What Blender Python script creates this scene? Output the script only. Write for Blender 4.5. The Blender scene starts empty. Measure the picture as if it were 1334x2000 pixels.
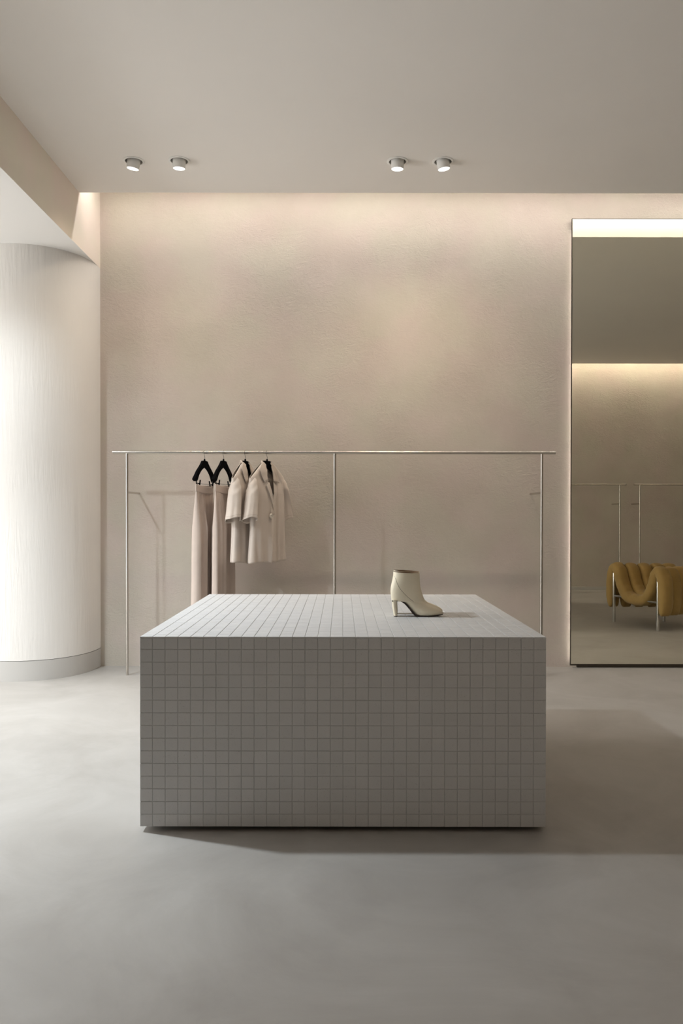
import bpy, bmesh, math, random
from mathutils import Vector, Matrix
random.seed(7)
PI = math.pi
scene = bpy.context.scene
col = scene.collection

# ------------------------------------------------------------------ camera
F = 1508.0                       # focal length in pixels of the 1334 px wide frame
CAM_Z = 1.255
cam_d = bpy.data.cameras.new('camera')
cam = bpy.data.objects.new('camera', cam_d); col.objects.link(cam)
cam_d.sensor_fit = 'HORIZONTAL'; cam_d.sensor_width = 36.0
cam_d.lens = 36.0 * F / 1334.0
PITCH = math.radians(0.5)
cam.location = (0, 0, CAM_Z)
cam.rotation_euler = (PI/2 - PITCH, math.radians(-0.08), 0)
cam_d.shift_y = (3.0 + F*math.tan(PITCH)) / 1334.0
cam_d.clip_start = 0.02; cam_d.clip_end = 100
scene.camera = cam

# ------------------------------------------------------------------ world, view
world = bpy.data.worlds.new('world'); scene.world = world; world.use_nodes = True
bg = world.node_tree.nodes['Background']
bg.inputs[0].default_value = (1.0, 0.99, 0.97, 1); bg.inputs[1].default_value = 6.3
vs = scene.view_settings
vs.view_transform = 'Standard'; vs.look = 'None'; vs.gamma = 1.0; vs.use_curve_mapping = False
vs.exposure = 0.08

COVE_COL = (1.0, 0.94, 0.885)
SPOT_COL = (1.0, 0.83, 0.62)          # ceiling downlights
SOFFIT_COL = (0.86, 0.94, 1.0)        # soffit downlights

def area_light(name, loc, rot, sx, sy, power, color, portal=False):
    d = bpy.data.lights.new(name, 'AREA'); d.shape = 'RECTANGLE'; d.size = sx; d.size_y = sy
    d.energy = power; d.color = color
    if portal: d.cycles.is_portal = True
    o = bpy.data.objects.new(name, d); col.objects.link(o)
    o.location = loc; o.rotation_euler = rot
    return o
def spot_light(name, loc, target, power, size, blend, radius, color):
    d = bpy.data.lights.new(name, 'SPOT'); d.energy = power; d.spot_size = math.radians(size)
    d.spot_blend = blend; d.shadow_soft_size = radius; d.color = color
    o = bpy.data.objects.new(name, d); col.objects.link(o); o.location = loc
    o.rotation_euler = (Vector(target)-Vector(loc)).to_track_quat('-Z', 'Y').to_euler()
    return o

# room measures
WALL_Y = 6.33; CEIL = 3.665; SLAB_Y = 5.824; COVE_TOP = 4.02
BULK_X = -1.975; SOFFIT = 3.255
RIGHT_X = 8.4; LEFT_X = -4.4
OPP_Y = -0.2; OPP_SLAB_Y = 0.18; OPP_X = 0.95; REAR_Y = -3.6
# line light of the cove over the back wall and of the one over the opposite wall
area_light('cove_light', (3.2, 5.955, 3.965), (math.radians(-14), 0, 0), 10.2, 0.03, 48, COVE_COL)
area_light('cove_light', (4.7, 0.045, 3.965), (math.radians(14), 0, 0), 7.3, 0.03, 42, (1.0, 0.90, 0.79))
# daylight through the shop window
area_light('window_portal', (LEFT_X+0.02, 4.5, 1.5), (0, math.radians(-90), 0), 3.0, 3.0, 1, (1,1,1), portal=True)

# ------------------------------------------------------------------ materials
def nodes_of(name):
    m = bpy.data.materials.new(name); m.use_nodes = True
    nt = m.node_tree
    return m, nt, nt.nodes['Principled BSDF']
def lnk(nt, a, b): nt.links.new(a, b)
def nd(nt, t, **kw):
    n = nt.nodes.new(t)
    for k, v in kw.items(): setattr(n, k, v)
    return n
def simple(name, color, rough=0.5, metal=0.0, spec=0.5, sheen=0.0, noise=0.0, nscale=20, bump=0.0, bscale=60):
    m, nt, b = nodes_of(name)
    b.inputs['Base Color'].default_value = (*color, 1); b.inputs['Roughness'].default_value = rough
    b.inputs['Metallic'].default_value = metal; b.inputs['Specular IOR Level'].default_value = spec
    b.inputs['Sheen Weight'].default_value = sheen
    tc = nd(nt, 'ShaderNodeTexCoord')
    if noise > 0:
        n = nd(nt, 'ShaderNodeTexNoise'); n.inputs['Scale'].default_value = nscale; n.inputs['Detail'].default_value = 5
        lnk(nt, tc.outputs['Object'], n.inputs['Vector'])
        r = nd(nt, 'ShaderNodeValToRGB')
        r.color_ramp.elements[0].position = 0.3; r.color_ramp.elements[1].position = 0.7
        r.color_ramp.elements[0].color = (*[c*(1-noise) for c in color], 1)
        r.color_ramp.elements[1].color = (*[min(1, c*(1+noise)) for c in color], 1)
        lnk(nt, n.outputs['Fac'], r.inputs['Fac']); lnk(nt, r.outputs['Color'], b.inputs['Base Color'])
    if bump > 0:
        n = nd(nt, 'ShaderNodeTexNoise'); n.inputs['Scale'].default_value = bscale; n.inputs['Detail'].default_value = 4
        lnk(nt, tc.outputs['Object'], n.inputs['Vector'])
        bp = nd(nt, 'ShaderNodeBump'); bp.inputs['Strength'].default_value = bump; bp.inputs['Distance'].default_value = 0.004
        lnk(nt, n.outputs['Fac'], bp.inputs['Height']); lnk(nt, bp.outputs['Normal'], b.inputs['Normal'])
    return m
def emit(name, color, strength):
    m, nt, b = nodes_of(name)
    b.inputs['Base Color'].default_value = (*color, 1)
    b.inputs['Emission Color'].default_value = (*color, 1); b.inputs['Emission Strength'].default_value = strength
    return m

def plaster(name, c0, c1, strength=0.5):
    """trowelled plaster: soft tone clouds, patches of short trowel ridges"""
    m, nt, b = nodes_of(name)
    b.inputs['Roughness'].default_value = 0.85; b.inputs['Specular IOR Level'].default_value = 0.2
    tc = nd(nt, 'ShaderNodeTexCoord')
    big = nd(nt, 'ShaderNodeTexNoise'); big.inputs['Scale'].default_value = 1.6; big.inputs['Detail'].default_value = 6; big.inputs['Roughness'].default_value = 0.62
    lnk(nt, tc.outputs['Object'], big.inputs['Vector'])
    r = nd(nt, 'ShaderNodeValToRGB'); r.color_ramp.elements[0].position = 0.32; r.color_ramp.elements[1].position = 0.68
    r.color_ramp.elements[0].color = (*c0, 1); r.color_ramp.elements[1].color = (*c1, 1)
    lnk(nt, big.outputs['Fac'], r.inputs['Fac'])
    hue = nd(nt, 'ShaderNodeTexNoise'); hue.inputs['Scale'].default_value = 2.7; hue.inputs['Detail'].default_value = 3
    mph = nd(nt, 'ShaderNodeMapping'); mph.inputs['Location'].default_value = (7, 3, 5); lnk(nt, tc.outputs['Object'], mph.inputs['Vector']); lnk(nt, mph.outputs['Vector'], hue.inputs['Vector'])
    rh = nd(nt, 'ShaderNodeValToRGB'); rh.color_ramp.elements[0].position = 0.38; rh.color_ramp.elements[1].position = 0.62
    rh.color_ramp.elements[0].color = (1.0, 0.965, 0.965, 1); rh.color_ramp.elements[1].color = (0.975, 0.99, 0.95, 1)
    lnk(nt, hue.outputs['Fac'], rh.inputs['Fac'])
    mh = nd(nt, 'ShaderNodeMix', data_type='RGBA', blend_type='MULTIPLY'); mh.inputs['Factor'].default_value = 1
    lnk(nt, r.outputs['Color'], mh.inputs['A']); lnk(nt, rh.outputs['Color'], mh.inputs['B']); lnk(nt, mh.outputs['Result'], b.inputs['Base Color'])
    # ridges: distorted stretched noise, masked into patches
    warp = nd(nt, 'ShaderNodeTexNoise'); warp.inputs['Scale'].default_value = 3.2; warp.inputs['Detail'].default_value = 2
    lnk(nt, tc.outputs['Object'], warp.inputs['Vector'])
    mx = nd(nt, 'ShaderNodeMix', data_type='VECTOR'); mx.inputs['Factor'].default_value = 0.14
    lnk(nt, tc.outputs['Object'], mx.inputs['A']); lnk(nt, warp.outputs['Color'], mx.inputs['B'])
    mp = nd(nt, 'ShaderNodeMapping'); mp.inputs['Scale'].default_value = (34, 34, 58)
    lnk(nt, mx.outputs['Result'], mp.inputs['Vector'])
    rid = nd(nt, 'ShaderNodeTexNoise'); rid.inputs['Scale'].default_value = 1.0; rid.inputs['Detail'].default_value = 6; rid.inputs['Roughness'].default_value = 0.68; rid.inputs['Distortion'].default_value = 0.7
    lnk(nt, mp.outputs['Vector'], rid.inputs['Vector'])
    msk = nd(nt, 'ShaderNodeTexNoise'); msk.inputs['Scale'].default_value = 2.3; msk.inputs['Detail'].default_value = 3
    lnk(nt, tc.outputs['Object'], msk.inputs['Vector'])
    mr = nd(nt, 'ShaderNodeMapRange'); mr.inputs['From Min'].default_value = 0.42; mr.inputs['From Max'].default_value = 0.72
    mr.inputs['To Min'].default_value = 0.22; mr.inputs['To Max'].default_value = 1.0
    lnk(nt, msk.outputs['Fac'], mr.inputs['Value'])
    mul = nd(nt, 'ShaderNodeMath', operation='MULTIPLY'); lnk(nt, rid.outputs['Fac'], mul.inputs[0]); lnk(nt, mr.outputs['Result'], mul.inputs[1])
    bp = nd(nt, 'ShaderNodeBump'); bp.inputs['Strength'].default_value = strength; bp.inputs['Distance'].default_value = 0.02
    lnk(nt, mul.outputs['Value'], bp.inputs['Height']); lnk(nt, bp.outputs['Normal'], b.inputs['Normal'])
    return m

def streaked_plaster(name, color):
    """vertical float marks of the curved column"""
    m, nt, b = nodes_of(name)
    b.inputs['Base Color'].default_value = (*color, 1); b.inputs['Roughness'].default_value = 0.8; b.inputs['Specular IOR Level'].default_value = 0.2
    tc = nd(nt, 'ShaderNodeTexCoord')
    mp = nd(nt, 'ShaderNodeMapping'); mp.inputs['Scale'].default_value = (40, 40, 3.2)
    lnk(nt, tc.outputs['Object'], mp.inputs['Vector'])
    n = nd(nt, 'ShaderNodeTexNoise'); n.inputs['Scale'].default_value = 1; n.inputs['Detail'].default_value = 5; n.inputs['Distortion'].default_value = 0.6
    lnk(nt, mp.outputs['Vector'], n.inputs['Vector'])
    mk = nd(nt, 'ShaderNodeTexNoise'); mk.inputs['Scale'].default_value = 3.0; mk.inputs['Detail'].default_value = 2
    lnk(nt, tc.outputs['Object'], mk.inputs['Vector'])
    mr = nd(nt, 'ShaderNodeMapRange'); mr.inputs['From Min'].default_value = 0.42; mr.inputs['From Max'].default_value = 0.66; mr.inputs['To Min'].default_value = 0.25
    lnk(nt, mk.outputs['Fac'], mr.inputs['Value'])
    mu = nd(nt, 'ShaderNodeMath', operation='MULTIPLY'); lnk(nt, n.outputs['Fac'], mu.inputs[0]); lnk(nt, mr.outputs['Result'], mu.inputs[1])
    bp = nd(nt, 'ShaderNodeBump'); bp.inputs['Strength'].default_value = 0.45; bp.inputs['Distance'].default_value = 0.01
    lnk(nt, mu.outputs['Value'], bp.inputs['Height']); lnk(nt, bp.outputs['Normal'], b.inputs['Normal'])
    return m

def floor_mat():
    m, nt, b = nodes_of('microcement_floor')
    b.inputs['Specular IOR Level'].default_value = 0.35
    tc = nd(nt, 'ShaderNodeTexCoord')
    n1 = nd(nt, 'ShaderNodeTexNoise'); n1.inputs['Scale'].default_value = 1.3; n1.inputs['Detail'].default_value = 9; n1.inputs['Roughness'].default_value = 0.66; n1.inputs['Distortion'].default_value = 1.4
    lnk(nt, tc.outputs['Object'], n1.inputs['Vector'])
    r = nd(nt, 'ShaderNodeValToRGB'); r.color_ramp.elements[0].position = 0.3; r.color_ramp.elements[1].position = 0.7
    r.color_ramp.elements[0].color = (0.340, 0.322, 0.298, 1); r.color_ramp.elements[1].color = (0.430, 0.413, 0.389, 1)
    lnk(nt, n1.outputs['Fac'], r.inputs['Fac'])
    # thin trowel scratches
    n2 = nd(nt, 'ShaderNodeTexNoise'); n2.inputs['Scale'].default_value = 2.2; n2.inputs['Detail'].default_value = 9; n2.inputs['Distortion'].default_value = 1.2
    lnk(nt, tc.outputs['Object'], n2.inputs['Vector'])
    r2 = nd(nt, 'ShaderNodeValToRGB'); r2.color_ramp.elements[0].position = 0.34; r2.color_ramp.elements[1].position = 0.44
    r2.color_ramp.elements[0].color = (0.955, 0.952, 0.95, 1); r2.color_ramp.elements[1].color = (1, 1, 1, 1)
    lnk(nt, n2.outputs['Fac'], r2.inputs['Fac'])
    mx = nd(nt, 'ShaderNodeMix', data_type='RGBA', blend_type='MULTIPLY'); mx.inputs['Factor'].default_value = 1
    lnk(nt, r.outputs['Color'], mx.inputs['A']); lnk(nt, r2.outputs['Color'], mx.inputs['B'])
    lnk(nt, mx.outputs['Result'], b.inputs['Base Color'])
    mr = nd(nt, 'ShaderNodeMapRange'); mr.inputs['To Min'].default_value = 0.38; mr.inputs['To Max'].default_value = 0.6
    lnk(nt, n1.outputs['Fac'], mr.inputs['Value']); lnk(nt, mr.outputs['Result'], b.inputs['Roughness'])
    bp = nd(nt, 'ShaderNodeBump'); bp.inputs['Strength'].default_value = 0.12; bp.inputs['Distance'].default_value = 0.004
    lnk(nt, n2.outputs['Fac'], bp.inputs['Height']); lnk(nt, bp.outputs['Normal'], b.inputs['Normal'])
    return m

def tile_mat():
    m, nt, b = nodes_of('grey_mosaic_tile')
    b.inputs['Roughness'].default_value = 0.5; b.inputs['Specular IOR Level'].default_value = 0.4
    oi = nd(nt, 'ShaderNodeObjectInfo'); ge = nd(nt, 'ShaderNodeNewGeometry'); tc = nd(nt, 'ShaderNodeTexCoord')
    ad = nd(nt, 'ShaderNodeMath', operation='ADD'); lnk(nt, oi.outputs['Random'], ad.inputs[0]); lnk(nt, ge.outputs['Random Per Island'], ad.inputs[1])
    fr = nd(nt, 'ShaderNodeMath', operation='FRACT'); lnk(nt, ad.outputs[0], fr.inputs[0])
    r = nd(nt, 'ShaderNodeValToRGB')
    r.color_ramp.elements[0].color = (0.615, 0.615, 0.615, 1); r.color_ramp.elements[1].color = (0.65, 0.65, 0.65, 1)
    lnk(nt, fr.outputs[0], r.inputs['Fac'])
    # fine dark pores
    n = nd(nt, 'ShaderNodeTexNoise'); n.inputs['Scale'].default_value = 260; n.inputs['Detail'].default_value = 2
    geo_pos = ge.outputs['Position']; lnk(nt, geo_pos, n.inputs['Vector'])
    r2 = nd(nt, 'ShaderNodeValToRGB'); r2.color_ramp.elements[0].position = 0.25; r2.color_ramp.elements[1].position = 0.36
    r2.color_ramp.elements[0].color = (0.75, 0.75, 0.75, 1); r2.color_ramp.elements[1].color = (1, 1, 1, 1)
    lnk(nt, n.outputs['Fac'], r2.inputs['Fac'])
    mx = nd(nt, 'ShaderNodeMix', data_type='RGBA', blend_type='MULTIPLY'); mx.inputs['Factor'].default_value = 1
    lnk(nt, r.outputs['Color'], mx.inputs['A']); lnk(nt, r2.outputs['Color'], mx.inputs['B'])
    lnk(nt, mx.outputs['Result'], b.inputs['Base Color'])
    return m

def glass_mat():
    m = bpy.data.materials.new('window_glass'); m.use_nodes = True
    nt = m.node_tree; nt.nodes.remove(nt.nodes['Principled BSDF'])
    out = nt.nodes['Material Output']
    t = nd(nt, 'ShaderNodeBsdfTransparent'); g = nd(nt, 'ShaderNodeBsdfGlossy'); g.inputs['Roughness'].default_value = 0.02
    mx = nd(nt, 'ShaderNodeMixShader'); mx.inputs[0].default_value = 0.06
    lnk(nt, t.outputs[0], mx.inputs[1]); lnk(nt, g.outputs[0], mx.inputs[2]); lnk(nt, mx.outputs[0], out.inputs['Surface'])
    return m

M = dict(
    wall=plaster('beige_wall_plaster', (0.55, 0.497, 0.445), (0.62, 0.566, 0.512)),
    bulk=plaster('pale_bulkhead_plaster', (0.87, 0.80, 0.72), (0.90, 0.83, 0.75), 0.06),
    ceil=simple('ceiling_paint', (0.92, 0.89, 0.85), 0.9, spec=0.1, noise=0.015, nscale=1.2),
    soffit=simple('soffit_white_paint', (0.80, 0.79, 0.77), 0.9, spec=0.1),
    cove=simple('cove_white_paint', (0.86, 0.84, 0.80), 0.9, spec=0.1),
    column=streaked_plaster('column_plaster', (0.79, 0.765, 0.73)),
    base=simple('baseboard_paint', (0.55, 0.535, 0.51), 0.8, spec=0.15),
    gap=simple('dark_joint', (0.03, 0.027, 0.025), 0.9),
    floor=floor_mat(), tile=tile_mat(),
    grout=simple('tile_grout', (0.56, 0.56, 0.55), 0.9, spec=0.1, noise=0.06, nscale=60),
    plinth=simple('plinth_black', (0.012, 0.012, 0.012), 0.8),
    steel=simple('brushed_steel', (0.58, 0.55, 0.505), 0.27, metal=1.0, noise=0.008, nscale=3),
    mirror=simple('mirror_silver', (0.86, 0.84, 0.73), 0.0, metal=1.0),
    mframe=simple('mirror_edge_metal', (0.10, 0.09, 0.075), 0.4, metal=1.0),
    velvet=simple('black_velvet', (0.0035, 0.0035, 0.004), 0.95, spec=0.05, noise=0.2, nscale=80),
    wire=simple('dark_steel_wire', (0.20, 0.19, 0.18), 0.35, metal=1.0),
    satin=simple('blush_satin', (0.60, 0.52, 0.455), 0.42, spec=0.35, sheen=0.15, noise=0.03, nscale=12, bump=0.04, bscale=9),
    button=simple('blush_button', (0.74, 0.68, 0.61), 0.35, spec=0.5),
    satin_in=simple('blush_lining', (0.50, 0.42, 0.36), 0.5, spec=0.3, noise=0.03, nscale=12),
    twill=simple('blush_trouser_fabric', (0.565, 0.47, 0.41), 0.55, spec=0.3, sheen=0.15, noise=0.03, nscale=14, bump=0.05, bscale=14),
    boot=simple('cream_leather', (0.80, 0.725, 0.56), 0.38, spec=0.45, noise=0.04, nscale=9, bump=0.05, bscale=30),
    bootin=simple('tan_lining', (0.22, 0.13, 0.07), 0.7),
    sole=simple('dark_brown_sole', (0.035, 0.022, 0.015), 0.5),
    stitch=simple('seam_brown', (0.25, 0.20, 0.14), 0.7),
    lampw=simple('lamp_white_metal', (0.90, 0.89, 0.86), 0.5, spec=0.4),
    cup=simple('lamp_recess_grey', (0.55, 0.54, 0.51), 0.7),
    lens=emit('lamp_lens', (1.0, 0.97, 0.94), 3.0),
    led=emit('led_strip', (1.0, 0.90, 0.82), 9.0),
    mustard=simple('mustard_quilt', (0.47, 0.315, 0.115), 0.75, spec=0.25, sheen=0.2, noise=0.08, nscale=7, bump=0.9, bscale=26),
    chrome=simple('satin_tube_steel', (0.72, 0.73, 0.74), 0.22, metal=1.0, noise=0.02, nscale=30),
    frame=simple('window_frame_metal', (0.35, 0.34, 0.33), 0.5, metal=0.6),
    glass=glass_mat(),
)

# ------------------------------------------------------------------ helpers
def obj(name, verts, faces, mat, parent=None, smooth=False, loc=None):
    me = bpy.data.meshes.new(name); me.from_pydata(verts, [], faces); me.update()
    me.materials.append(M[mat] if isinstance(mat, str) else mat)
    if smooth:
        for p in me.polygons: p.use_smooth = True
        me.set_sharp_from_angle(angle=math.radians(52))
    o = bpy.data.objects.new(name, me); col.objects.link(o)
    if parent: o.parent = parent
    if loc: o.location = loc
    return o
def bm_obj(name, bm, mat, parent=None, smooth=False):
    me = bpy.data.meshes.new(name); bmesh.ops.recalc_face_normals(bm, faces=bm.faces); bm.to_mesh(me); bm.free()
    me.materials.append(M[mat])
    if smooth:
        for p in me.polygons: p.use_smooth = True
    o = bpy.data.objects.new(name, me); col.objects.link(o)
    if parent: o.parent = parent
    return o
def empty(name, loc=(0, 0, 0), rot=(0, 0, 0)):
    o = bpy.data.objects.new(name, None); col.objects.link(o); o.location = loc; o.rotation_euler = rot
    o.empty_display_size = 0.05
    return o
def tag(o, label, cat, group=None):
    o['label'] = label; o['category'] = cat
    if group: o['group'] = group
    return o
def structure(o, label=None):
    o['kind'] = 'structure'
    if label: o['label'] = label
    return o
BOXF = [(0,3,2,1), (4,5,6,7), (0,1,5,4), (1,2,6,5), (2,3,7,6), (3,0,4,7)]
def boxv(x0, x1, y0, y1, z0, z1):
    return [(x0,y0,z0),(x1,y0,z0),(x1,y1,z0),(x0,y1,z0),(x0,y0,z1),(x1,y0,z1),(x1,y1,z1),(x0,y1,z1)]
def box(name, x0, x1, y0, y1, z0, z1, mat, parent=None, bevel=0.0):
    if bevel <= 0: return obj(name, boxv(x0,x1,y0,y1,z0,z1), BOXF, mat, parent)
    bm = bmesh.new(); vs_ = [bm.verts.new(v) for v in boxv(x0,x1,y0,y1,z0,z1)]
    for f in BOXF: bm.faces.new([vs_[i] for i in f])
    bmesh.ops.bevel(bm, geom=list(bm.edges), offset=bevel, segments=2, affect='EDGES', profile=0.6)
    return bm_obj(name, bm, mat, parent)
def tube_data(pts, r, n=12, cap=True):
    """verts, faces of a tube through pts (r number or list)"""
    P = [Vector(p) for p in pts]; V = []; Fc = []
    rs = r if isinstance(r, (list, tuple)) else [r]*len(P)
    t0 = (P[1]-P[0]).normalized()
    a = Vector((0,0,1)) if abs(t0.z) < 0.9 else Vector((1,0,0))
    u = t0.cross(a).normalized()
    for i, p in enumerate(P):
        t = (P[min(i+1, len(P)-1)]-P[max(i-1, 0)]).normalized()
        u = (u - t*u.dot(t)).normalized(); w = t.cross(u)
        for k in range(n):
            an = 2*PI*k/n; V.append(tuple(p + (u*math.cos(an)+w*math.sin(an))*rs[i]))
    for i in range(len(P)-1):
        for k in range(n):
            Fc.append((i*n+k, i*n+(k+1)%n, (i+1)*n+(k+1)%n, (i+1)*n+k))
    if cap:
        Fc.append(tuple(range(n-1, -1, -1))); Fc.append(tuple((len(P)-1)*n+k for k in range(n)))
    return V, Fc
def tube(name, pts, r, mat, parent=None, n=12):
    V, Fc = tube_data(pts, r, n); return obj(name, V, Fc, mat, parent, smooth=True)
def grid_obj(name, fn, nu, nv, mat, parent=None, thick=0.0, closed_u=False):
    V = [fn(i/(nu if closed_u else nu-1), j/(nv-1)) for j in range(nv) for i in range(nu)]
    Fc = []
    for j in range(nv-1):
        for i in range(nu if closed_u else nu-1):
            Fc.append((j*nu+i, j*nu+(i+1)%nu, (j+1)*nu+(i+1)%nu, (j+1)*nu+i))
    o = obj(name, V, Fc, mat, parent, smooth=True)
    if thick:
        md = o.modifiers.new('thickness', 'SOLIDIFY'); md.thickness = thick; md.offset = 0
    return o
def catmull(pts, n):
    """n samples along a Catmull-Rom spline through pts (tuples of any length)"""
    out = []; m = len(pts)-1
    for k in range(n):
        t = k/(n-1)*m; i = min(int(t), m-1); f = t-i
        p = [pts[max(0, min(m, i+d))] for d in (-1, 0, 1, 2)]
        out.append(tuple(0.5*(2*b+(c-a)*f+(2*a-5*b+4*c-d)*f*f+(3*b-a-3*c+d)*f**3) for a, b, c, d in zip(*p)))
    return out
def interp(x, xs, ys):
    if x <= xs[0]: return ys[0]
    for i in range(len(xs)-1):
        if x <= xs[i+1]:
            f = (x-xs[i])/(xs[i+1]-xs[i]); f = f*f*(3-2*f); return ys[i]+(ys[i+1]-ys[i])*f
    return ys[-1]
def lathe(name, prof, mat, parent=None, n=32, smooth=True, center=(0, 0, 0)):
    V = [(center[0]+r*math.cos(2*PI*k/n), center[1]+r*math.sin(2*PI*k/n), center[2]+z) for r, z in prof for k in range(n)]
    Fc = [(i*n+k, i*n+(k+1)%n, (i+1)*n+(k+1)%n, (i+1)*n+k) for i in range(len(prof)-1) for k in range(n)]
    return obj(name, V, Fc, mat, parent, smooth)

# ------------------------------------------------------------------ setting
structure(box('floor', LEFT_X-2.5, RIGHT_X, REAR_Y, WALL_Y+0.02, -0.2, 0.0, 'floor'), 'smooth greige microcement floor')
structure(box('wall_back', LEFT_X, RIGHT_X, WALL_Y, WALL_Y+0.2, 0, COVE_TOP+0.1, 'wall'), 'beige trowelled plaster wall behind the clothes rail')
structure(box('wall_front', OPP_X, RIGHT_X, OPP_Y-0.2, OPP_Y, 0, COVE_TOP+0.1, 'wall'), 'beige plaster wall seen in the mirror')
structure(box('wall_right', RIGHT_X, RIGHT_X+0.2, OPP_Y, WALL_Y+0.2, 0, COVE_TOP+0.1, 'wall'))
structure(box('wall_return', OPP_X, OPP_X+0.2, REAR_Y, OPP_Y-0.2, 0, CEIL, 'wall'))
structure(box('wall_rear', LEFT_X, OPP_X+0.2, REAR_Y-0.2, REAR_Y, 0, CEIL, 'wall'))
structure(box('baseboard_front', OPP_X, RIGHT_X, OPP_Y, OPP_Y+0.012, 0, 0.05, 'base'))

# downlight spots: four in the ceiling, three in the soffit
CEIL_SPOTS = [(-1.425, 5.305), (-1.113, 5.30), (0.380, 5.305), (0.691, 5.305)]
SOFFIT_SPOTS = [(-2.62, 4.25), (-2.62, 3.65), (-2.62, 2.2)]
HOLE_R = 0.060
def slab(name, x0, x1, y0, y1, z0, z1, mat, holes):
    """box whose underside has real round recesses"""
    o = box(name, x0, x1, y0, y1, z0, z1, mat)
    cut = bmesh.new()
    for hx, hy in holes:
        bmesh.ops.create_cone(cut, cap_ends=True, segments=40, radius1=HOLE_R, radius2=HOLE_R, depth=0.24,
                              matrix=Matrix.Translation((hx, hy, z0)))
    cm = bpy.data.meshes.new('cut'); cut.to_mesh(cm); cut.free()
    co = bpy.data.objects.new('cut', cm); col.objects.link(co)
    md = o.modifiers.new('holes', 'BOOLEAN'); md.object = co; md.operation = 'DIFFERENCE'; md.solver = 'EXACT'
    bpy.context.view_layer.update()
    dg = bpy.context.evaluated_depsgraph_get()
    me = bpy.data.meshes.new_from_object(o.evaluated_get(dg))
    o.modifiers.clear(); o.data = me
    bpy.data.objects.remove(co); bpy.data.meshes.remove(cm)
    return o
structure(slab('ceiling', BULK_X, RIGHT_X, OPP_SLAB_Y, SLAB_Y, CEIL, COVE_TOP, 'ceil', CEIL_SPOTS), 'plain matt ceiling panel stopping short of the walls')
structure(box('ceiling_entrance', BULK_X, OPP_X, REAR_Y, OPP_SLAB_Y, CEIL, COVE_TOP, 'ceil'))
structure(box('ceiling_cove', BULK_X, RIGHT_X+0.2, OPP_Y-0.2, WALL_Y+0.2, COVE_TOP, COVE_TOP+0.1, 'cove'))
# white inner faces of both light coves
structure(box('trim_1', BULK_X, RIGHT_X, SLAB_Y-0.004, SLAB_Y, CEIL+0.002, COVE_TOP, 'cove'))
bpy.data.objects['trim_1'].location.y = 0.006
structure(box('trim_2', OPP_X, RIGHT_X, OPP_SLAB_Y, OPP_SLAB_Y+0.004, CEIL+0.002, COVE_TOP, 'cove'))
bpy.data.objects['trim_2'].location.y = -0.006
# dropped soffit with its vertical face
structure(box('wall_bulkhead', BULK_X-0.02, BULK_X, REAR_Y, WALL_Y, SOFFIT, COVE_TOP+0.1, 'bulk'), 'vertical face of the dropped soffit')
structure(slab('ceiling_soffit', LEFT_X, BULK_X-0.0005, REAR_Y, WALL_Y, SOFFIT-0.0005, SOFFIT+0.2, 'soffit', SOFFIT_SPOTS), 'white underside of the dropped soffit')
# round column, superellipse in plan
def column_ring(a, b, n=96, ex=2.2):
    out = []
    for k in range(n):
        t = 2*PI*k/n; c, s = math.cos(t), math.sin(t)
        out.append((-2.5+a*math.copysign(abs(c)**(2/ex), c), 6.30+b*math.copysign(abs(s)**(2/ex), s)))
    return out
def column_part(name, a, b, z0, z1, mat, ex=2.2):
    R = column_ring(a, b, ex=ex); n = len(R)
    V = [(x, y, z0) for x, y in R]+[(x, y, z1) for x, y in R]
    Fc = [(k, (k+1)%n, n+(k+1)%n, n+k) for k in range(n)]+[tuple(range(n-1, -1, -1)), tuple(range(n, 2*n))]
    o = obj(name, V, Fc, mat)
    for p in o.data.polygons: p.use_smooth = True
    o.data.set_sharp_from_angle(angle=math.radians(40))
    return structure(o)
CA, CB = 0.525, 0.565
structure(column_part('wall_column', CA, CB, 0.153, SOFFIT, 'column'), 'off-white rounded plaster column with vertical float marks')
structure(column_part('trim_3', CA-0.008, CB-0.008, 0.145, 0.156, 'gap'), 'dark shadow joint above the curved baseboard')
structure(column_part('baseboard_column', CA+0.001, CB+0.001, 0.0, 0.149, 'base'), 'pale curved baseboard around the column')

# left wall with the shop window that gives the daylight
structure(box('wall_left', LEFT_X-0.2, LEFT_X, REAR_Y, 3.0, 0, SOFFIT, 'bulk'))
structure(box('wall_left', LEFT_X-0.2, LEFT_X, 6.0, WALL_Y, 0, SOFFIT, 'bulk'))
structure(box('wall_left', LEFT_X-0.2, LEFT_X, 3.0, 6.0, 3.0, SOFFIT, 'bulk'))
win = structure(empty('window_1', (LEFT_X-0.1, 4.5, 0)), 'tall shop window')
for k in range(4):
    y = -1.5+k; box('window_frame', -0.03, 0.03, max(-1.5, y-0.03), min(1.5, y+0.03), 0.06, 2.94, 'frame', win)
box('window_frame', -0.03, 0.03, -1.5, 1.5, 0.0, 0.06, 'frame', win); box('window_frame', -0.03, 0.03, -1.5, 1.5, 2.94, 3.0, 'frame', win)
for k in range(3):
    y = -1.5+k; box('pane', -0.004, 0.004, y+0.03, y+0.97, 0.06, 2.94, 'glass', win)

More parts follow.
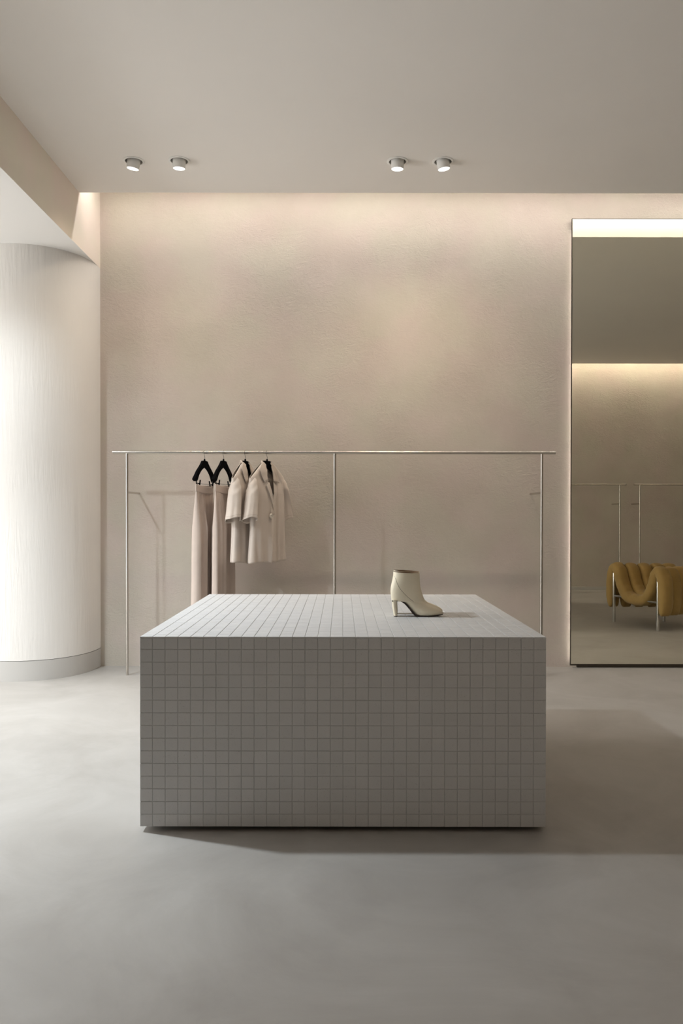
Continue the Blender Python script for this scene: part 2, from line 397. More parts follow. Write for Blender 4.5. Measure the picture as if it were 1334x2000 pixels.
# ------------------------------------------------------------------ tiled display block
TX0, TX1, TY0, TY1, TZ0, TZ1 = -0.793, 0.807, 3.032, 4.632, 0.02, 0.77
blk = tag(empty('display_block', (0, (TY0+TY1)/2, 0)), 'large low display block clad in small pale grey square mosaic tiles', 'display block')
OY = (TY0+TY1)/2
g_ = 0.0018
box('core', TX0+g_, TX1-g_, TY0+g_-OY, TY1-g_-OY, TZ0+0.001, TZ1-g_, 'grout', blk)
box('plinth', TX0+0.09, TX1-0.09, TY0+0.09-OY, TY1-0.09-OY, 0.0, TZ0+0.001, 'plinth', blk)
TP, JT, TH, CH = 0.05, 0.0020, 0.006, 0.0008
def tile_geo(w, h):
    """tile in the XZ plane facing -Y, front face at y=0, chamfered edges"""
    a, b = w/2, h/2
    V = [(-a, CH, -b), (a, CH, -b), (a, CH, b), (-a, CH, b), (-a, TH, -b), (a, TH, -b), (a, TH, b), (-a, TH, b),
         (-a+CH, 0, -b+CH), (a-CH, 0, -b+CH), (a-CH, 0, b-CH), (-a+CH, 0, b-CH)]
    Fc = [(8,9,10,11), (0,1,9,8), (1,2,10,9), (2,3,11,10), (3,0,8,11), (4,5,1,0), (5,6,2,1), (6,7,3,2), (7,4,0,3), (7,6,5,4)]
    return V, Fc
tv, tf = tile_geo(TP-JT, TP-JT)
tme = bpy.data.meshes.new('tile'); tme.from_pydata(tv, [], tf); tme.materials.append(M['tile'])
rest_v, rest_f = [], []
def add_rest(mat4, w=TP-JT, h=TP-JT):
    V, Fc = tile_geo(w, h); n = len(rest_v)
    rest_v.extend(tuple(mat4 @ Vector(v)) for v in V); rest_f.extend(tuple(n+i for i in f) for f in Fc)
NSINGLE_ROWS = 9
top_row_h = TP-JT-TH*0.9                # the tiles of the top course stop under the edge of the top tiles
tv2, tf2 = tile_geo(TP-JT, top_row_h)
tme2 = bpy.data.meshes.new('tile_top_course'); tme2.from_pydata(tv2, [], tf2); tme2.materials.append(M['tile'])
for r in range(15):
    for c in range(32):
        x = TX0+TP*(c+0.5); z = TZ1-TP*(r+0.5); dy = random.uniform(-0.0004, 0.0004)
        h = TP-JT
        if r == 0: z -= (h-top_row_h)/2; h = top_row_h
        rot = Matrix.Rotation(random.uniform(-.004, .004), 4, 'Z') @ Matrix.Rotation(random.uniform(-.004, .004), 4, 'X')
        mat4 = Matrix.Translation((x, TY0-OY+dy, z)) @ rot
        if r < NSINGLE_ROWS:
            o = bpy.data.objects.new('tile', tme2 if r == 0 else tme); col.objects.link(o); o.parent = blk; o.matrix_local = mat4
        else: add_rest(mat4, h=h)
        # back, left and right faces (the outer columns of the side faces stop behind the front tiles)
        add_rest(Matrix.Translation((x, TY1-OY-dy, z)) @ Matrix.Rotation(PI, 4, 'Z'), h=h)
        yy = TY0+TP*(c+0.5)-OY; w = TP-JT
        if c in (0, 31): w -= TH+0.0006; yy += (0.5*(TH+0.0006))*(1 if c == 0 else -1)
        add_rest(Matrix.Translation((TX0+dy, yy, z)) @ Matrix.Rotation(-PI/2, 4, 'Z'), w=w, h=h)
        add_rest(Matrix.Translation((TX1-dy, yy, z)) @ Matrix.Rotation(PI/2, 4, 'Z'), w=w, h=h)
for r in range(32):
    for c in range(32):
        rot = Matrix.Rotation(random.uniform(-.003, .003), 4, 'Z')
        add_rest(Matrix.Translation((TX0+TP*(c+0.5), TY0-OY+TP*(r+0.5), TZ1+random.uniform(-.0002, .0002))) @ Matrix.Rotation(-PI/2, 4, 'X') @ rot)
ro = obj('tiles', rest_v, rest_f, 'tile', blk); ro['kind'] = 'stuff'

# ------------------------------------------------------------------ clothes rails
def make_rail(name, x0, x1, y, wall_y, posts, label, zr=1.726):
    root = tag(empty(name, ((x0+x1)/2, y, 0)), label, 'clothes rail', 'steel clothes rails along the walls')
    cx = (x0+x1)/2
    tube('rail', [(x0-cx, 0, zr), (x1-cx, 0, zr)], 0.0122, 'steel', root, 20)
    for px in posts:
        p = tube('post', [(px-cx, 0, 0), (px-cx, 0, zr-0.008)], 0.0105, 'steel', root, 20)
        tube('wall_bracket', [(px-cx, 0.0, 1.417), (px-cx, wall_y-y-0.001*(1 if wall_y > y else -1), 1.417)], 0.0085, 'steel', root, 14)
    return root
RAIL_Y = 5.97; RAIL_Z = 1.726
make_rail('clothes_rail', -1.768, 1.652, RAIL_Y, WALL_Y, (-1.658, -0.052, 1.548), 'brushed steel clothes rail with three posts, holding the hanging clothes')
make_rail('clothes_rail', 1.20, 4.58, 0.16, OPP_Y, (1.31, 2.9, 4.475), 'empty steel clothes rail at left in the mirror reflection, behind the armchair')
make_rail('clothes_rail', 4.70, 8.10, 0.16, OPP_Y, (4.80, 6.4, 7.99), 'empty steel clothes rail at right in the mirror reflection, running out of the frame')

# ------------------------------------------------------------------ mirror with light behind its edges
mr = tag(empty('wall_mirror', (2.72, 6.29, 0)), 'tall dark-edged mirror standing against the plaster wall, light glowing along its left edge', 'mirror')
MX0, MX1, MZ0, MZ1 = 1.869-2.72, 3.57-2.72, 0.018, 3.653
box('glass', MX0+0.004, MX1-0.004, 0.0, 0.004, MZ0+0.012, MZ1-0.004, 'mirror', mr)
box('backing', MX0+0.008, MX1-0.008, 0.0045, 0.012, MZ0+0.004, MZ1-0.004, 'mframe', mr)
box('edge_frame', MX0-0.001, MX0+0.004, -0.0015, 0.014, MZ0, MZ1, 'mframe', mr)
box('edge_frame', MX1-0.004, MX1+0.001, -0.0015, 0.014, MZ0, MZ1, 'mframe', mr)
box('edge_frame', MX0+0.004, MX1-0.004, -0.0015, 0.014, MZ0, MZ0+0.012, 'mframe', mr)
box('edge_frame', MX0+0.004, MX1-0.004, -0.0015, 0.014, MZ1-0.004, MZ1, 'mframe', mr)
box('spacer', MX0+0.06, MX1-0.06, 0.012, 0.0399, 0.0, MZ1-0.15, 'mframe', mr)
box('led_strip', MX0+0.028, MX0+0.038, 0.0125, 0.020, MZ0+0.03, MZ1-0.08, 'led', mr)
box('led_strip', MX1-0.038, MX1-0.028, 0.0125, 0.020, MZ0+0.03, MZ1-0.08, 'led', mr)

# ------------------------------------------------------------------ downlights
def downlight(loc, tilt, label, group, power, target, size, blend, radius=0.03, drop=0.052, color=SPOT_COL):
    root = tag(empty('downlight', loc), label, 'downlight', group)
    lathe('trim_ring', [(0.0585, 0.0), (0.0585, -0.004), (0.066, -0.005), (0.0735, -0.0025), (0.0735, 0.0), (0.0585, 0.0)], 'lampw', root, 40)
    lathe('recess', [(0.0585, 0.0), (0.0585, 0.10), (0.0, 0.10)], 'cup', root, 32)
    R = Matrix.Rotation(tilt[1], 4, 'Y') @ Matrix.Rotation(tilt[0], 4, 'X')
    b = lathe('barrel', [(0.0, 0.05), (0.044, 0.05), (0.0455, 0.045), (0.0425, -drop), (0.0395, -drop), (0.039, -drop+0.01)], 'lampw', root, 32)
    b.data.transform(R)
    l = lathe('lens', [(0.0, -drop+0.003), (0.0392, -drop+0.003), (0.0392, -drop+0.010), (0.0, -drop+0.010)], 'lens', b, 32)
    l.data.transform(R)
    p = Vector(loc)+R.to_3x3() @ Vector((0, 0, -drop-0.012))
    spot_light('downlight_beam', p, target, power, size, blend, radius, color)
    return root
G = 'adjustable downlights in the ceiling'
tl = [(-1.9, 5.9, 0.9), (-1.0, 5.9, 0.9), (0.2, 6.1, 0.9), (1.0, 6.1, 0.9)]
names_ = ['white adjustable downlight nearest the left soffit, leftmost of the four', 'white adjustable downlight second from left, beside the leftmost one',
          'white adjustable downlight third from left, above the block', 'white adjustable downlight rightmost of the four, nearest the mirror']
tilts = [(0.10, 0.16), (0.10, 0.03), (0.06, 0.02), (0.06, -0.14)]
for k, (x, y) in enumerate(CEIL_SPOTS):
    downlight((x, y, CEIL), tilts[k], names_[k], G, [16, 17, 29, 31][k], (x-1.2*tilts[k][1], y+0.5, 1.9), 125, 1.0)
for k, (x, y) in enumerate(SOFFIT_SPOTS):
    downlight((x, y, SOFFIT-0.0005), (0, 0), ['white downlight in the soffit next to the column', 'white downlight in the soffit level with the block', 'white downlight in the soffit nearest the entrance'][k],
              'downlights in the soffit', [105, 540, 4][k], [(-2.2, 5.72, 1.3), (-1.45, 3.95, 0), (-2.2, 2.4, 0)][k], [80, 102, 120][k], 1.0, [0.05, 0.06, 0.05][k], color=SOFFIT_COL)

# ------------------------------------------------------------------ hangers and clothes
# local frame of a hanger: s along its width (negative = end towards the room), n its facing side, z up; origin at floor below the hook
def hang_frame(px, alpha):
    X = (px-667)/252.6
    return (X, RAIL_Y, 0), math.radians(alpha)
def hang_root(name, px, alpha):
    """local x = s (far end positive), local -y = facing side n"""
    X = (px-667)/252.6; a = math.radians(alpha)
    # far direction (sin a, cos a) must be local +x
    return empty(name, (X, RAIL_Y, 0), (0, 0, PI/2-a))
def make_hanger(px, alpha, label, clips):
    low = 1.0 if clips else 1.14         # arms inside a jacket sit a little below its shoulder line
    root = tag(hang_root('clothes_hanger', px, alpha), label, 'hanger', 'black velvet hangers on the rail')
    zt = 1.659
    # hook: over the rail; the loop lies in the hanger plane seen as s/z
    rr = 0.0145; pts = [(0.0, 0, zt-0.01), (0.0, 0, zt+0.012), (0.004, 0, zt+0.028), (-0.004, 0, zt+0.042)]
    for k in range(15):
        a = math.radians(215 - k*(215-(-5))/14); pts.append((rr*math.cos(a), 0, RAIL_Z+0.0002+rr*math.sin(a)))
    tube('hook', catmull(pts, 60), 0.0019, 'wire', root, 8)
    out = [(0.0, 0.003), (0.042, 0.0), (0.05, -0.01), (0.075, -0.034), (0.105, -0.058), (0.135, -0.081), (0.165, -0.112), (0.19, -0.136), (0.2, -0.150)]
    inn = [(0.0, -0.047), (0.02, -0.055), (0.05, -0.066), (0.08, -0.083), (0.105, -0.102), (0.125, -0.122), (0.14, -0.142), (0.152, -0.156), (0.17, -0.163)]
    out = [(a*(1 if low == 1 else 0.96), b*(low if a > 0.045 else 1)) for a, b in out]; inn = [(a*(1 if low == 1 else 0.96), b*low) for a, b in inn]
    O = catmull(out, 28); I = catmull(inn, 28)
    V, Fc = [], []
    for sgn in (1, -1):
        base = len(V)
        for k in range(28):
            th = 0.008+0.006*(k/27)
            for (s, dz) in (O[k], I[k]):
                V.append((sgn*s, -th, zt+dz)); V.append((sgn*s, th, zt+dz))
        for k in range(27):
            a = base+4*k; b = a+4
            qs = [(a, b, b+2, a+2), (a+1, a+3, b+3, b+1), (a, a+1, b+1, b), (a+2, b+2, b+3, a+3)]
            Fc += qs if sgn > 0 else [tuple(reversed(q)) for q in qs]
        e = base+4*27; q = (e, e+1, e+3, e+2); Fc.append(q if sgn > 0 else tuple(reversed(q)))
    bo = obj('shoulder_bar', V, Fc, 'velvet', root)
    bv = bo.modifiers.new('round', 'BEVEL'); bv.width = 0.005; bv.segments = 2; bv.limit_method = 'ANGLE'; bv.angle_limit = 0.9
    lathe('collar', [(0, 0.012), (0.006, 0.012), (0.007, 0.0), (0.008, -0.006), (0, -0.006)], 'velvet', root, 12, center=(0, 0, zt+0.004))
    if clips:
        zc = 1.481
        tube('clip_bar', [(-0.150, 0, zt-0.150), (-0.145, 0, zc+0.006), (-0.135, 0, zc), (0.135, 0, zc), (0.145, 0, zc+0.006), (0.150, 0, zt-0.150)], 0.0018, 'wire', root, 8)
        for s in (-0.115, 0.128):
            V, Fc = [], []
            for sg in (-1, 1):      # two jaws
                for v in boxv(s-0.007, s+0.007, -0.0025, 0.0025, zc-0.034, zc+0.028):
                    k = (v[2]-(zc-0.034))/0.062
                    V.append((v[0], v[1]+sg*(0.0085+0.008*k), v[2]))
                n = len(V)-8; Fc += [tuple(n+i for i in f) for f in BOXF]
            V += boxv(s-0.005, s+0.005, -0.012, 0.012, zc-0.004, zc+0.004); n = len(V)-8; Fc += [tuple(n+i for i in f) for f in BOXF]
            obj('clip', V, Fc, 'velvet', root)
    return root

def make_trousers(px, alpha, label, seed):
    root = tag(hang_root('trousers', px, alpha), label, 'trousers', 'pink-beige trousers on clip hangers')
    rd = random.Random(seed)
    ztop, zband, zhem = 1.476, 1.422, 0.34
    def half(z): return interp(ztop-z, [0, 0.05, 0.2, 0.6, 1.15], [0.156, 0.154, 0.162, 0.172, 0.185])
    # waistband: flattened closed loop, dipping between the clips
    def band(u, v):
        a = 2*PI*u; s = math.cos(a); y = math.sin(a)
        hs = half(ztop)
        dip = -0.016*(1-s*s)*(1 if y < 0 else 0.35)
        z = ztop+dip - v*(ztop-zband+0.002)
        yy = (0.011+0.015*(1-s*s))*math.copysign(abs(y)**0.6, y)
        yy += 0.0012*math.sin(38*s+3*v)
        return (hs*s, yy, z)
    grid_obj('waistband', band, 72, 7, 'twill', root, 0.003, closed_u=True)
    ph = [rd.uniform(0, 6.28) for _ in range(6)]
    for side in (-1, 1):
        def leg(u, v, side=side):
            z = zband+0.006 - v*(zband-zhem); d = zband-z
            hs = half(z); a = 2*PI*u; c, sn = math.cos(a), math.sin(a)
            grow = min(1, d/0.28)
            inner = -0.010+0.010*grow       # legs overlap at the rise
            s0 = inner if side > 0 else -hs; s1 = hs if side > 0 else -inner
            sc, sw = (s0+s1)/2, (s1-s0)/2
            dip = -0.016*(1-(sc+sw*c)**2/(hs*hs))*(1 if sn < 0 else 0.35)*max(0, 1-d/0.25)
            thick = 0.015+0.030*grow
            s = sc+sw*math.copysign(abs(c)**0.85, c)
            amp = 0.0022+0.007*grow
            gath = 0.0045*math.exp(-d/0.09)*math.sin(s*260+ph[0])
            fold = amp*(math.sin(s*62+ph[1]+side)+0.6*math.sin(s*109+ph[2]+0.6*d))+0.0018*math.sin(s*215+ph[3]+0.8*d)*min(1, d/0.05)
            crease = 0.012*grow*math.exp(-((s-sc)/0.012)**2)
            y = thick*math.copysign(abs(sn)**0.7, sn)*(1-0.15*c*c)
            y += (fold+gath)*abs(sn)*(1 if sn < 0 else -1)+(-crease if sn < 0 else crease)
            return (s, y, z+dip)
        lg = grid_obj('leg', leg, 84, 44, 'twill', root, 0.0, closed_u=True)
        if side < 0:
            # slanted pocket edge, raised piping
            pts = []
            for k in range(16):
                t = k/15; s = -0.105-0.035*math.sin(t*PI*0.55)*t - 0.004; z = zband-0.012-0.135*t
                hs = half(z); d = zband-z; best = min((Vector(v.co) for v in lg.data.vertices if v.co.y < 0), key=lambda q: (q.x-s)**2+(q.z-z)**2)
                pts.append((s, best.y-0.0015, z))
            tube('pocket_piping', catmull(pts, 30), 0.0016, 'satin', root, 6)
    return root

def patch(name, poly, yfn, mat, root, sh, thick=0.004):
    """flat cloth piece with a given outline in s/z laid over the surface y = yfn(s, z)"""
    bm = bmesh.new(); vs_ = [bm.verts.new((p[0]+sh(p[1]), 0, p[1])) for p in poly]
    f = bm.faces.new(vs_)
    bmesh.ops.triangulate(bm, faces=[f])
    for _ in range(3): bmesh.ops.subdivide_edges(bm, edges=[e for e in bm.edges if e.calc_length() > 0.014], cuts=1, use_grid_fill=True)
    bmesh.ops.triangulate(bm, faces=list(bm.faces))
    for v in bm.verts: v.co.y = yfn(v.co.x, v.co.z)
    o = bm_obj(name, bm, mat, root, smooth=True)
    md = o.modifiers.new('thickness', 'SOLIDIFY'); md.thickness = thick; md.offset = 0
    return o

def make_blazer(px, alpha, label, seed):
    root = tag(hang_root('blazer', px, alpha), label, 'blazer', 'pink-beige short-sleeved blazers')
    rd = random.Random(seed); ph = [rd.uniform(0, 6.28) for _ in range(8)]
    SL = catmull([(0.0, 1.656), (0.045, 1.654), (0.075, 1.639), (0.12, 1.602), (0.165, 1.564), (0.20, 1.529), (0.23, 1.490)], 80)
    def shoulder(s):
        a = abs(s)
        for (x0, z0), (x1, z1) in zip(SL, SL[1:]):
            if a <= x1: return z0+(z1-z0)*(a-x0)/max(1e-6, x1-x0)
        return SL[-1][1]
    ZH = 0.883
    def width(z): return interp(1.50-z, [-0.15, 0.0, 0.12, 0.35, 0.62], [0.212, 0.210, 0.192, 0.195, 0.222])
    def edgek(s, z): return max(0, 1-(abs(s)/width(z))**3)**0.5
    def depth(s, z):
        """half thickness of the hanging jacket"""
        fall = min(1, max(0, (1.63-z)/0.22))
        top = min(1, max(0, (shoulder(s)-z)/0.022))**0.5          # front and back meet on the shoulder
        return (0.019*top+0.046*fall)*edgek(s, z)
    def ripple(s, z):
        d = max(0, 1.42-z); g = min(1, d/0.45)
        return g*edgek(s, z)*(0.010*math.sin(s*34+ph[0])+0.006*math.sin(s*71+ph[1]+1.1*d)+0.003*math.sin(s*120+ph[4]))
    def hem(s): return ZH+0.005*math.sin(s*23+ph[2])
    def front(s, z): return -(depth(s, z)+ripple(s, z))
    def back(s, z):
        mid = math.exp(-((s-0.045)/0.085)**2)*min(1, max(0, (1.575-z)/0.05))     # lining sags forward inside the neckline
        return depth(s, z)*(0.75-1.15*mid)+0.4*ripple(s+0.1, z)*(1-mid)
    def bk(u, v):
        a = u*2-1; zt = shoulder(a*0.212); z = zt+(hem(a*0.2)-zt)*v**1.25
        s = a*width(z); return (s, back(s, z), z)
    grid_obj('back_panel', bk, 44, 50, 'satin', root, 0.002)
    BZ = 1.240
    def sh(z): return interp(z, [0.9, 1.24, 1.49, 1.60, 1.66], [-0.078, -0.078, -0.066, -0.042, -0.016])
    def edge(z, side):
        if side < 0: return interp(z, [0.9, 1.0, BZ, 1.49, 1.66], [0.030, 0.052, 0.056, 0.000, -0.045])+sh(z)
        return interp(z, [0.9, BZ, 1.49, 1.66], [-0.010, 0.020, 0.072, 0.047])+sh(z)
    for side in (-1, 1):
        def fr(u, v, side=side):
            z = 1.64; s = 0
            for _ in range(4):                       # settle height and inner edge together
                so = side*width(z); s = so+(edge(z, side)-so)*u
                zt = shoulder(s); z = zt+(hem(s)-0.010*(1 if side < 0 else 0)*u-zt)*v**1.25
            so = side*width(z); s = so+(edge(z, side)-so)*u
            over = -0.006*u if side < 0 else 0.0     # the near front lies over the far one
            roll = -0.010*max(0, (u-0.75)/0.25)**2 if z > BZ else 0.0
            return (s, front(s, z)+over+roll, z)
        grid_obj('front_panel', fr, 34, 60, 'satin', root, 0.002)
    def over(off): return lambda s, z: front(s, min(z, shoulder(s)-0.004))-off
    def collar_y(s, z): return interp(z, [1.48, 1.56, 1.625, 1.66], [front(s, 1.49)-0.018, front(s, 1.56)-0.020, -0.034, 0.000])
    patch('collar', [(-0.058, 1.658), (-0.080, 1.625), (-0.098, 1.594), (-0.089, 1.577), (-0.065, 1.530), (-0.041, 1.485), (-0.004, 1.503), (-0.012, 1.545), (-0.018, 1.600), (-0.034, 1.645)], collar_y, 'satin', root, sh)
    patch('collar', [(0.058, 1.652), (0.080, 1.615), (0.096, 1.588), (0.115, 1.545), (0.139, 1.490), (0.070, 1.502), (0.062, 1.545), (0.050, 1.590), (0.040, 1.640)], collar_y, 'satin', root, sh)
    patch('lapel', [(-0.002, 1.492), (-0.026, 1.466), (-0.008, 1.420), (0.016, 1.366), (0.036, 1.318), (0.053, 1.275), (0.060, 1.243), (0.057, 1.262), (0.048, 1.330), (0.034, 1.400), (0.018, 1.460), (0.012, 1.490)], over(0.017), 'satin', root, sh)
    patch('lapel', [(0.074, 1.494), (0.118, 1.462), (0.112, 1.430), (0.096, 1.395), (0.072, 1.325), (0.052, 1.262), (0.040, 1.250), (0.052, 1.330), (0.064, 1.410)], over(0.008), 'satin', root, sh)
    # collar stand round the back of the neck
    def cb(u, v):
        a = PI*u; s = 0.055*math.cos(a); y = -0.004+0.038*math.sin(a)
        return (s*(1+0.12*v), y+0.006*v, 1.662-0.040*v+0.004*math.sin(a))
    grid_obj('collar_stand', cb, 20, 6, 'satin_in', root, 0.003)
    # sleeves, set into the shoulder
    for side in (-1, 1):
        def sl(u, v, side=side):
            a = 2*PI*u; c, sn = math.cos(a), math.sin(a)
            w = v**0.8
            z_c = 1.548-0.345*w
            c0 = side*(0.176+0.046*w)
            rs = interp(v, [0, 0.10, 0.25, 0.6, 1], [0.004, 0.034, 0.044, 0.046, 0.052])
            ry = interp(v, [0, 0.10, 0.25, 0.6, 1], [0.006, 0.036, 0.052, 0.058, 0.063])
            fold = 1+0.07*v*math.sin(4*a+ph[3])+0.03*v*math.sin(9*a+ph[5])
            x = c0+rs*c*fold; y = -0.012+ry*sn*fold
            z = z_c - 0.060*(1-v)*max(0, side*c)*min(1, v*6) + 0.014*v*c*side - 0.016*v*sn + 0.004*v*math.sin(3*a+ph[6])
            return (x, y, z)
        grid_obj('sleeve', sl, 48, 32, 'satin', root, 0.002, closed_u=True)
        def cf(u, v, side=side):
            p0 = Vector(sl(u, 0.90, side)); p1 = Vector(sl(u, 0.912, side)); c = Vector((side*0.2188, -0.012, p0.z)); p = p0+(p1-p0)*v
            c.z = p.z; p = c+(p-c)*1.022
            return (p.x, p.y, p.z)
        grid_obj('cuff_seam', cf, 48, 2, 'satin_in', root, 0.0008, closed_u=True)
    # button with raised rim
    bx_, bz_ = 0.024+sh(1.236), 1.236; by_ = front(bx_, bz_)-0.013
    V, Fc = [], []; prof = [(0.0, -0.005), (0.007, -0.0052), (0.010, -0.0105), (0.0150, -0.0105), (0.0190, -0.005), (0.0190, 0.0), (0.0, 0.0)]
    n = 24
    for r, d in prof:
        for k in range(n): V.append((bx_+r*math.cos(2*PI*k/n), by_+d, bz_+r*math.sin(2*PI*k/n)))
    for i in range(len(prof)-1):
        for k in range(n): Fc.append((i*n+k, i*n+(k+1)%n, (i+1)*n+(k+1)%n, (i+1)*n+k))
    obj('button', V, Fc, 'button', root, True)
    return root

H_LAB = ['black velvet clip hanger furthest left, holding trousers', 'black velvet clip hanger second from left, holding trousers',
         'black velvet hanger third from left inside a blazer', 'black velvet hanger furthest right inside the front blazer']
HX = [(399.5, 14), (436.5, 14), (479, 20), (521.5, 33)]
for k, (px, al) in enumerate(HX): make_hanger(px, al, H_LAB[k], k < 2)
make_trousers(399.5, 14, 'pink-beige wide trousers hanging furthest left on the rail', 3)
make_trousers(436.5, 14, 'pink-beige wide trousers hanging next to the blazers', 5)
make_blazer(479, 20, 'pink-beige short-sleeved blazer partly hidden behind the front blazer', 11)
make_blazer(521.5, 33, 'pink-beige short-sleeved blazer furthest right, its large round button showing', 12)

# ------------------------------------------------------------------ ankle boots
def make_boot(ox, oy, label, rotz=0.0):
    root = tag(empty('ankle_boot', (ox, oy, TZ1), (0, 0, rotz)), label, 'boot', 'pair of cream ankle boots')
    K = 3447.0; GY = 946.0
    def P(x, y): return ((x-192)/K, (GY-y)/K)
    T = [((235,220),(665,242),.0445), ((233,285),(667,325),.044), ((213,385),(674,425),.0425), ((194,485),(688,515),.039), ((193,570),(710,600),.036),
         ((203,640),(733,668),.0335), ((213,690),(752,706),.0315), ((268,690),(768,724),.031), ((330,682),(788,742),.0315), ((405,718),(812,756),.0325),
         ((475,790),(845,769),.034), ((545,878),(882,783),.037), ((605,930),(918,797),.0395), ((690,940),(952,811),.039), ((790,940),(986,827),.0345),
         ((890,932),(1014,845),.0265), ((980,921),(1038,866),.0165), ((1046,908),(1056,892),.0050)]
    rows = catmull([(*P(*b), *P(*f), w) for b, f, w in T], 70)
    n = 36; V, Fc = [], []
    def ring(row, k=1.0, inset=0.0):
        bx, bz, fx, fz, w = row; out = []
        cx, cz = (bx+fx)/2, (bz+fz)/2; hx, hz = (fx-bx)/2, (fz-bz)/2
        L = max(1e-4, math.hypot(hx, hz)); sc = max(0.05, 1-inset/L)
        for i in range(n):
            a = 2*PI*i/n; c, s = math.cos(a), math.sin(a)
            ex = 0.86
            c2 = math.copysign(abs(c)**ex, c); s2 = math.copysign(abs(s)**0.92, s)
            out.append((cx+hx*c2*sc, (w-inset)*s2, cz+hz*c2*sc))
        return out
    for r in rows: V += ring(r)
    for j in range(len(rows)-1):
        for i in range(n): Fc.append((j*n+i, j*n+(i+1)%n, (j+1)*n+(i+1)%n, (j+1)*n+i))
    Fc.append(tuple((len(rows)-1)*n+i for i in range(n)))
    up = obj('upper', V, Fc, 'boot', root, True)
    # lining: rim and the inside of the shaft
    V2 = ring(rows[0])+ring(rows[0], inset=0.0028)+ring(rows[4], inset=0.0032)+ring(rows[12], inset=0.004)
    F2 = [(j*n+i, j*n+(i+1)%n, (j+1)*n+(i+1)%n, (j+1)*n+i) for j in range(3) for i in range(n)]+[tuple(3*n+i for i in range(n))]
    obj('lining', V2, F2, 'bootin', root, True)
    # sole strip along the bottom path
    SP = catmull([(*P(*b), w) for b, f, w in T[6:]], 46)
    V3, F3 = [], []
    for k, (x, z, w) in enumerate(SP):
        x2, z2 = SP[min(k+1, len(SP)-1)][:2]; x1, z1 = SP[max(k-1, 0)][:2]
        t = Vector((x2-x1, z2-z1)).normalized(); nx, nz = t.y, -t.x      # outward = downwards
        ww = w*0.80
        for (sy, off) in ((-1, -0.003), (1, -0.003), (1, 0.0030), (-1, 0.0030)):
            V3.append((x+nx*off, sy*ww, max(0.0002, z+nz*off)))
    for k in range(len(SP)-1):
        for i in range(4): F3.append((4*k+i, 4*k+(i+1)%4, 4*k+4+(i+1)%4, 4*k+4+i))
    F3 += [(3,2,1,0), tuple(4*(len(SP)-1)+i for i in range(4))]
    obj('sole', V3, F3, 'sole', root)
    # heel: tapered block, concave breast
    V4, F4 = [], []; m = 14; nh = 20
    for k in range(m):
        v = k/(m-1); y = 668+(932-668)*v
        xb = interp(v, [0, 0.4, 1], [209, 220, 243]); xf = interp(v, [0, 0.12, 1], [312, 292, 303]); w = interp(v, [0, 0.3, 1], [.0285, .0245, .0225])
        cx, cz = P((xb+xf)/2, y); hx = (xf-xb)/2/K
        for i in range(nh):
            a = 2*PI*i/nh; c, s = math.cos(a), math.sin(a)
            c2 = math.copysign(abs(c)**0.45, c) if c > 0 else math.copysign(abs(c)**0.9, c); s2 = math.copysign(abs(s)**0.6, s)
            V4.append((cx+hx*c2, w*s2, cz))
    for k in range(m-1):
        for i in range(nh): F4.append((k*nh+i, k*nh+(i+1)%nh, (k+1)*nh+(i+1)%nh, (k+1)*nh+i))
    F4 += [tuple(range(nh-1, -1, -1)), tuple((m-1)*nh+i for i in range(nh))]
    hl = obj('heel', V4, F4, 'boot', root, True)
    last = V4[(m-1)*nh:]; V5 = last+[(x, y, 0.0002) for x, y, z in last]
    F5 = [(i, (i+1)%nh, nh+(i+1)%nh, nh+i) for i in range(nh)]+[tuple(range(nh-1, -1, -1)), tuple(range(nh, 2*nh))]
    obj('heel_tip', V5, F5, 'sole', hl)
    # curved seam on each side, back seam not seen
    sp = catmull([(252,285),(270,335),(292,400),(340,490),(430,590),(500,652),(560,697)], 40)
    for sg in (-1, 1):
        pts = []
        for x, y in sp:
            px, pz = P(x, y); best = None
            cand = sorted(((v[0]-px)**2+(v[2]-pz)**2, v) for v in V if v[1]*sg > 0)[:4]
            wsum = sum(1/(d+1e-7) for d, v in cand); yy = sum(v[1]/(d+1e-7) for d, v in cand)/wsum
            pts.append((px, yy+sg*0.0002, pz))
        tube('seam', pts, 0.0009, 'stitch', root, 6)
    return root
BX = 0.1766+192/3447
make_boot(BX, 3.648, 'cream leather heeled ankle boot, the nearer one standing on the tiled block')
make_boot(BX+0.0085, 3.742, 'cream leather heeled ankle boot, mostly hidden behind the nearer boot')

# ------------------------------------------------------------------ quilted armchair, seen in the mirror
A_, B_, C_ = Vector((3.392, 4.316)), Vector((3.178, 3.59)), Vector((3.762, 3.59))
uab = (A_-B_).normalized(); nrm = Vector((uab.y, -uab.x))           # nrm points to the back of the chair (+x)
D_ = A_ + nrm*((C_-B_).dot(nrm)) - uab*((C_-B_).dot(uab))
MID = (A_+B_)/2; HW = (A_-B_).length/2; DEP = (C_-B_).dot(nrm); NARROW = (C_-B_).dot(uab)
ch = tag(empty('armchair', (MID.x, MID.y, 0), (0, 0, math.atan2(nrm.y, nrm.x))), 'mustard quilted armchair on a tubular steel frame, seen in the mirror', 'armchair')
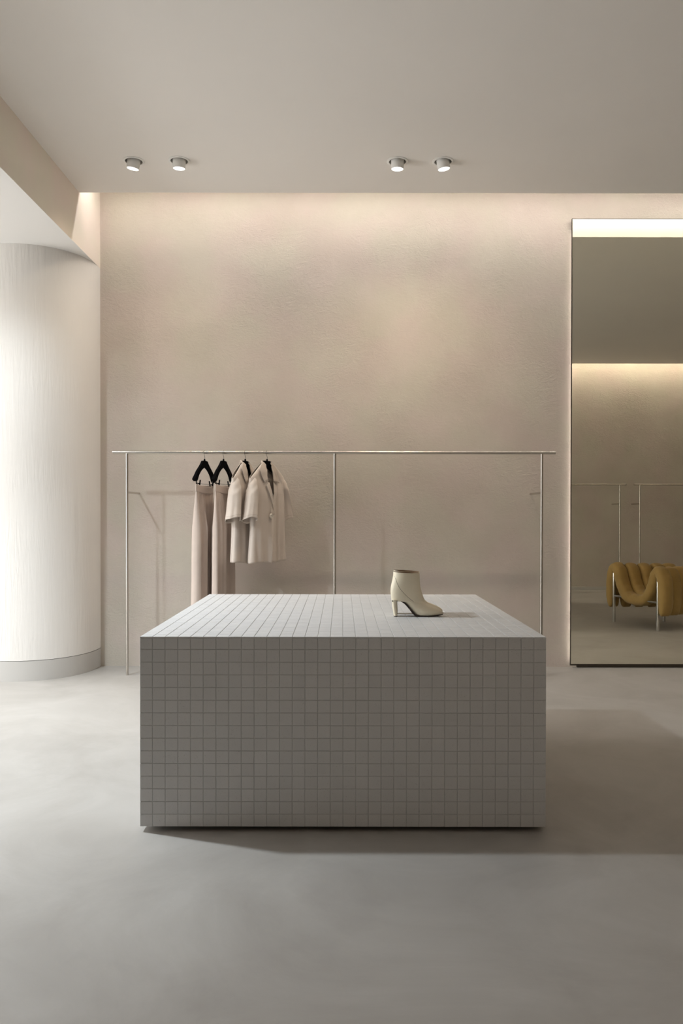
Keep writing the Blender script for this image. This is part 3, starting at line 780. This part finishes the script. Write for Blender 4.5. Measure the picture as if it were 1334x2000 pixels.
# local x = front to back, local y = along B->A
def hw_at(x): return HW-NARROW*max(0, min(1, x/DEP))
leg_xy = [(0, HW), (0, -HW), (DEP, hw_at(DEP)), (DEP, -hw_at(DEP))]
for x, y in leg_xy:
    pts = [(x, y, 0.0), (x, y, 0.585), (x, y, 0.595), (x, y, 0.600)]
    tube('leg', pts, [0.0175, 0.0175, 0.0145, 0.006], 'chrome', ch, 18)
def rail_(p, q): tube('frame_rail', [p, q], 0.013, 'chrome', ch, 14)
rail_((0, -HW, 0.305), (0, HW, 0.305)); rail_((DEP, -hw_at(DEP), 0.305), (DEP, hw_at(DEP), 0.305))
for sg in (-1, 1):
    rail_((0, sg*HW, 0.305), (DEP, sg*hw_at(DEP), 0.305)); rail_((0, sg*HW, 0.575), (DEP, sg*hw_at(DEP), 0.575))
NCH = 5; CW = 0.148
for j in range(NCH):
    xc = -0.035+CW*(j+0.5)*0.98
    hw = hw_at(xc)
    rise = max(0, (xc-0.36)/0.30); rise = rise*rise*0.17
    lo = 0.335+rise; front_drop = -0.035 if j == 0 else 0.0
    inner = hw-0.07
    half = [(0, lo-0.008+front_drop), (hw-0.21, lo+0.006+front_drop*0.7), (hw-0.125, lo+0.075), (hw-0.078, 0.505), (hw-0.045, 0.595), (hw+0.005, 0.632),
            (hw+0.055, 0.585), (hw+0.08, 0.47), (hw+0.085, 0.30), (hw+0.075, 0.165)]
    prof = [(-y, z) for y, z in reversed(half[1:])]+half
    pr = catmull(prof, 110); V, Fc = [], []; n = 20
    rd = random.Random(j)
    for k, (y, z) in enumerate(pr):
        y1, z1 = pr[max(0, k-1)]; y2, z2 = pr[min(len(pr)-1, k+1)]
        t = Vector((y2-y1, z2-z1)).normalized(); ny, nz = -t.y, t.x
        e = min(k, len(pr)-1-k)/9; taper = 1 if e >= 1 else max(0.04, (1-(1-e)**2)**0.5)
        wr = 1+0.05*math.sin(k*1.3+j)+0.035*math.sin(k*2.6+2*j)
        thk = (0.062 if j == 0 else 0.054)*taper*wr; hwid = CW*0.515*(0.60+0.40*taper)
        for i in range(n):
            a = 2*PI*i/n; c, s = math.cos(a), math.sin(a)
            c2 = math.copysign(abs(c)**0.8, c); s2 = math.copysign(abs(s)**0.75, s)
            V.append((xc+hwid*c2, y+ny*thk*s2, z+nz*thk*s2))
    for k in range(len(pr)-1):
        for i in range(n): Fc.append((k*n+i, k*n+(i+1)%n, (k+1)*n+(i+1)%n, (k+1)*n+i))
    Fc += [tuple(range(n-1, -1, -1)), tuple((len(pr)-1)*n+i for i in range(n))]
    obj('quilt_channel', V, Fc, 'mustard', ch, True)
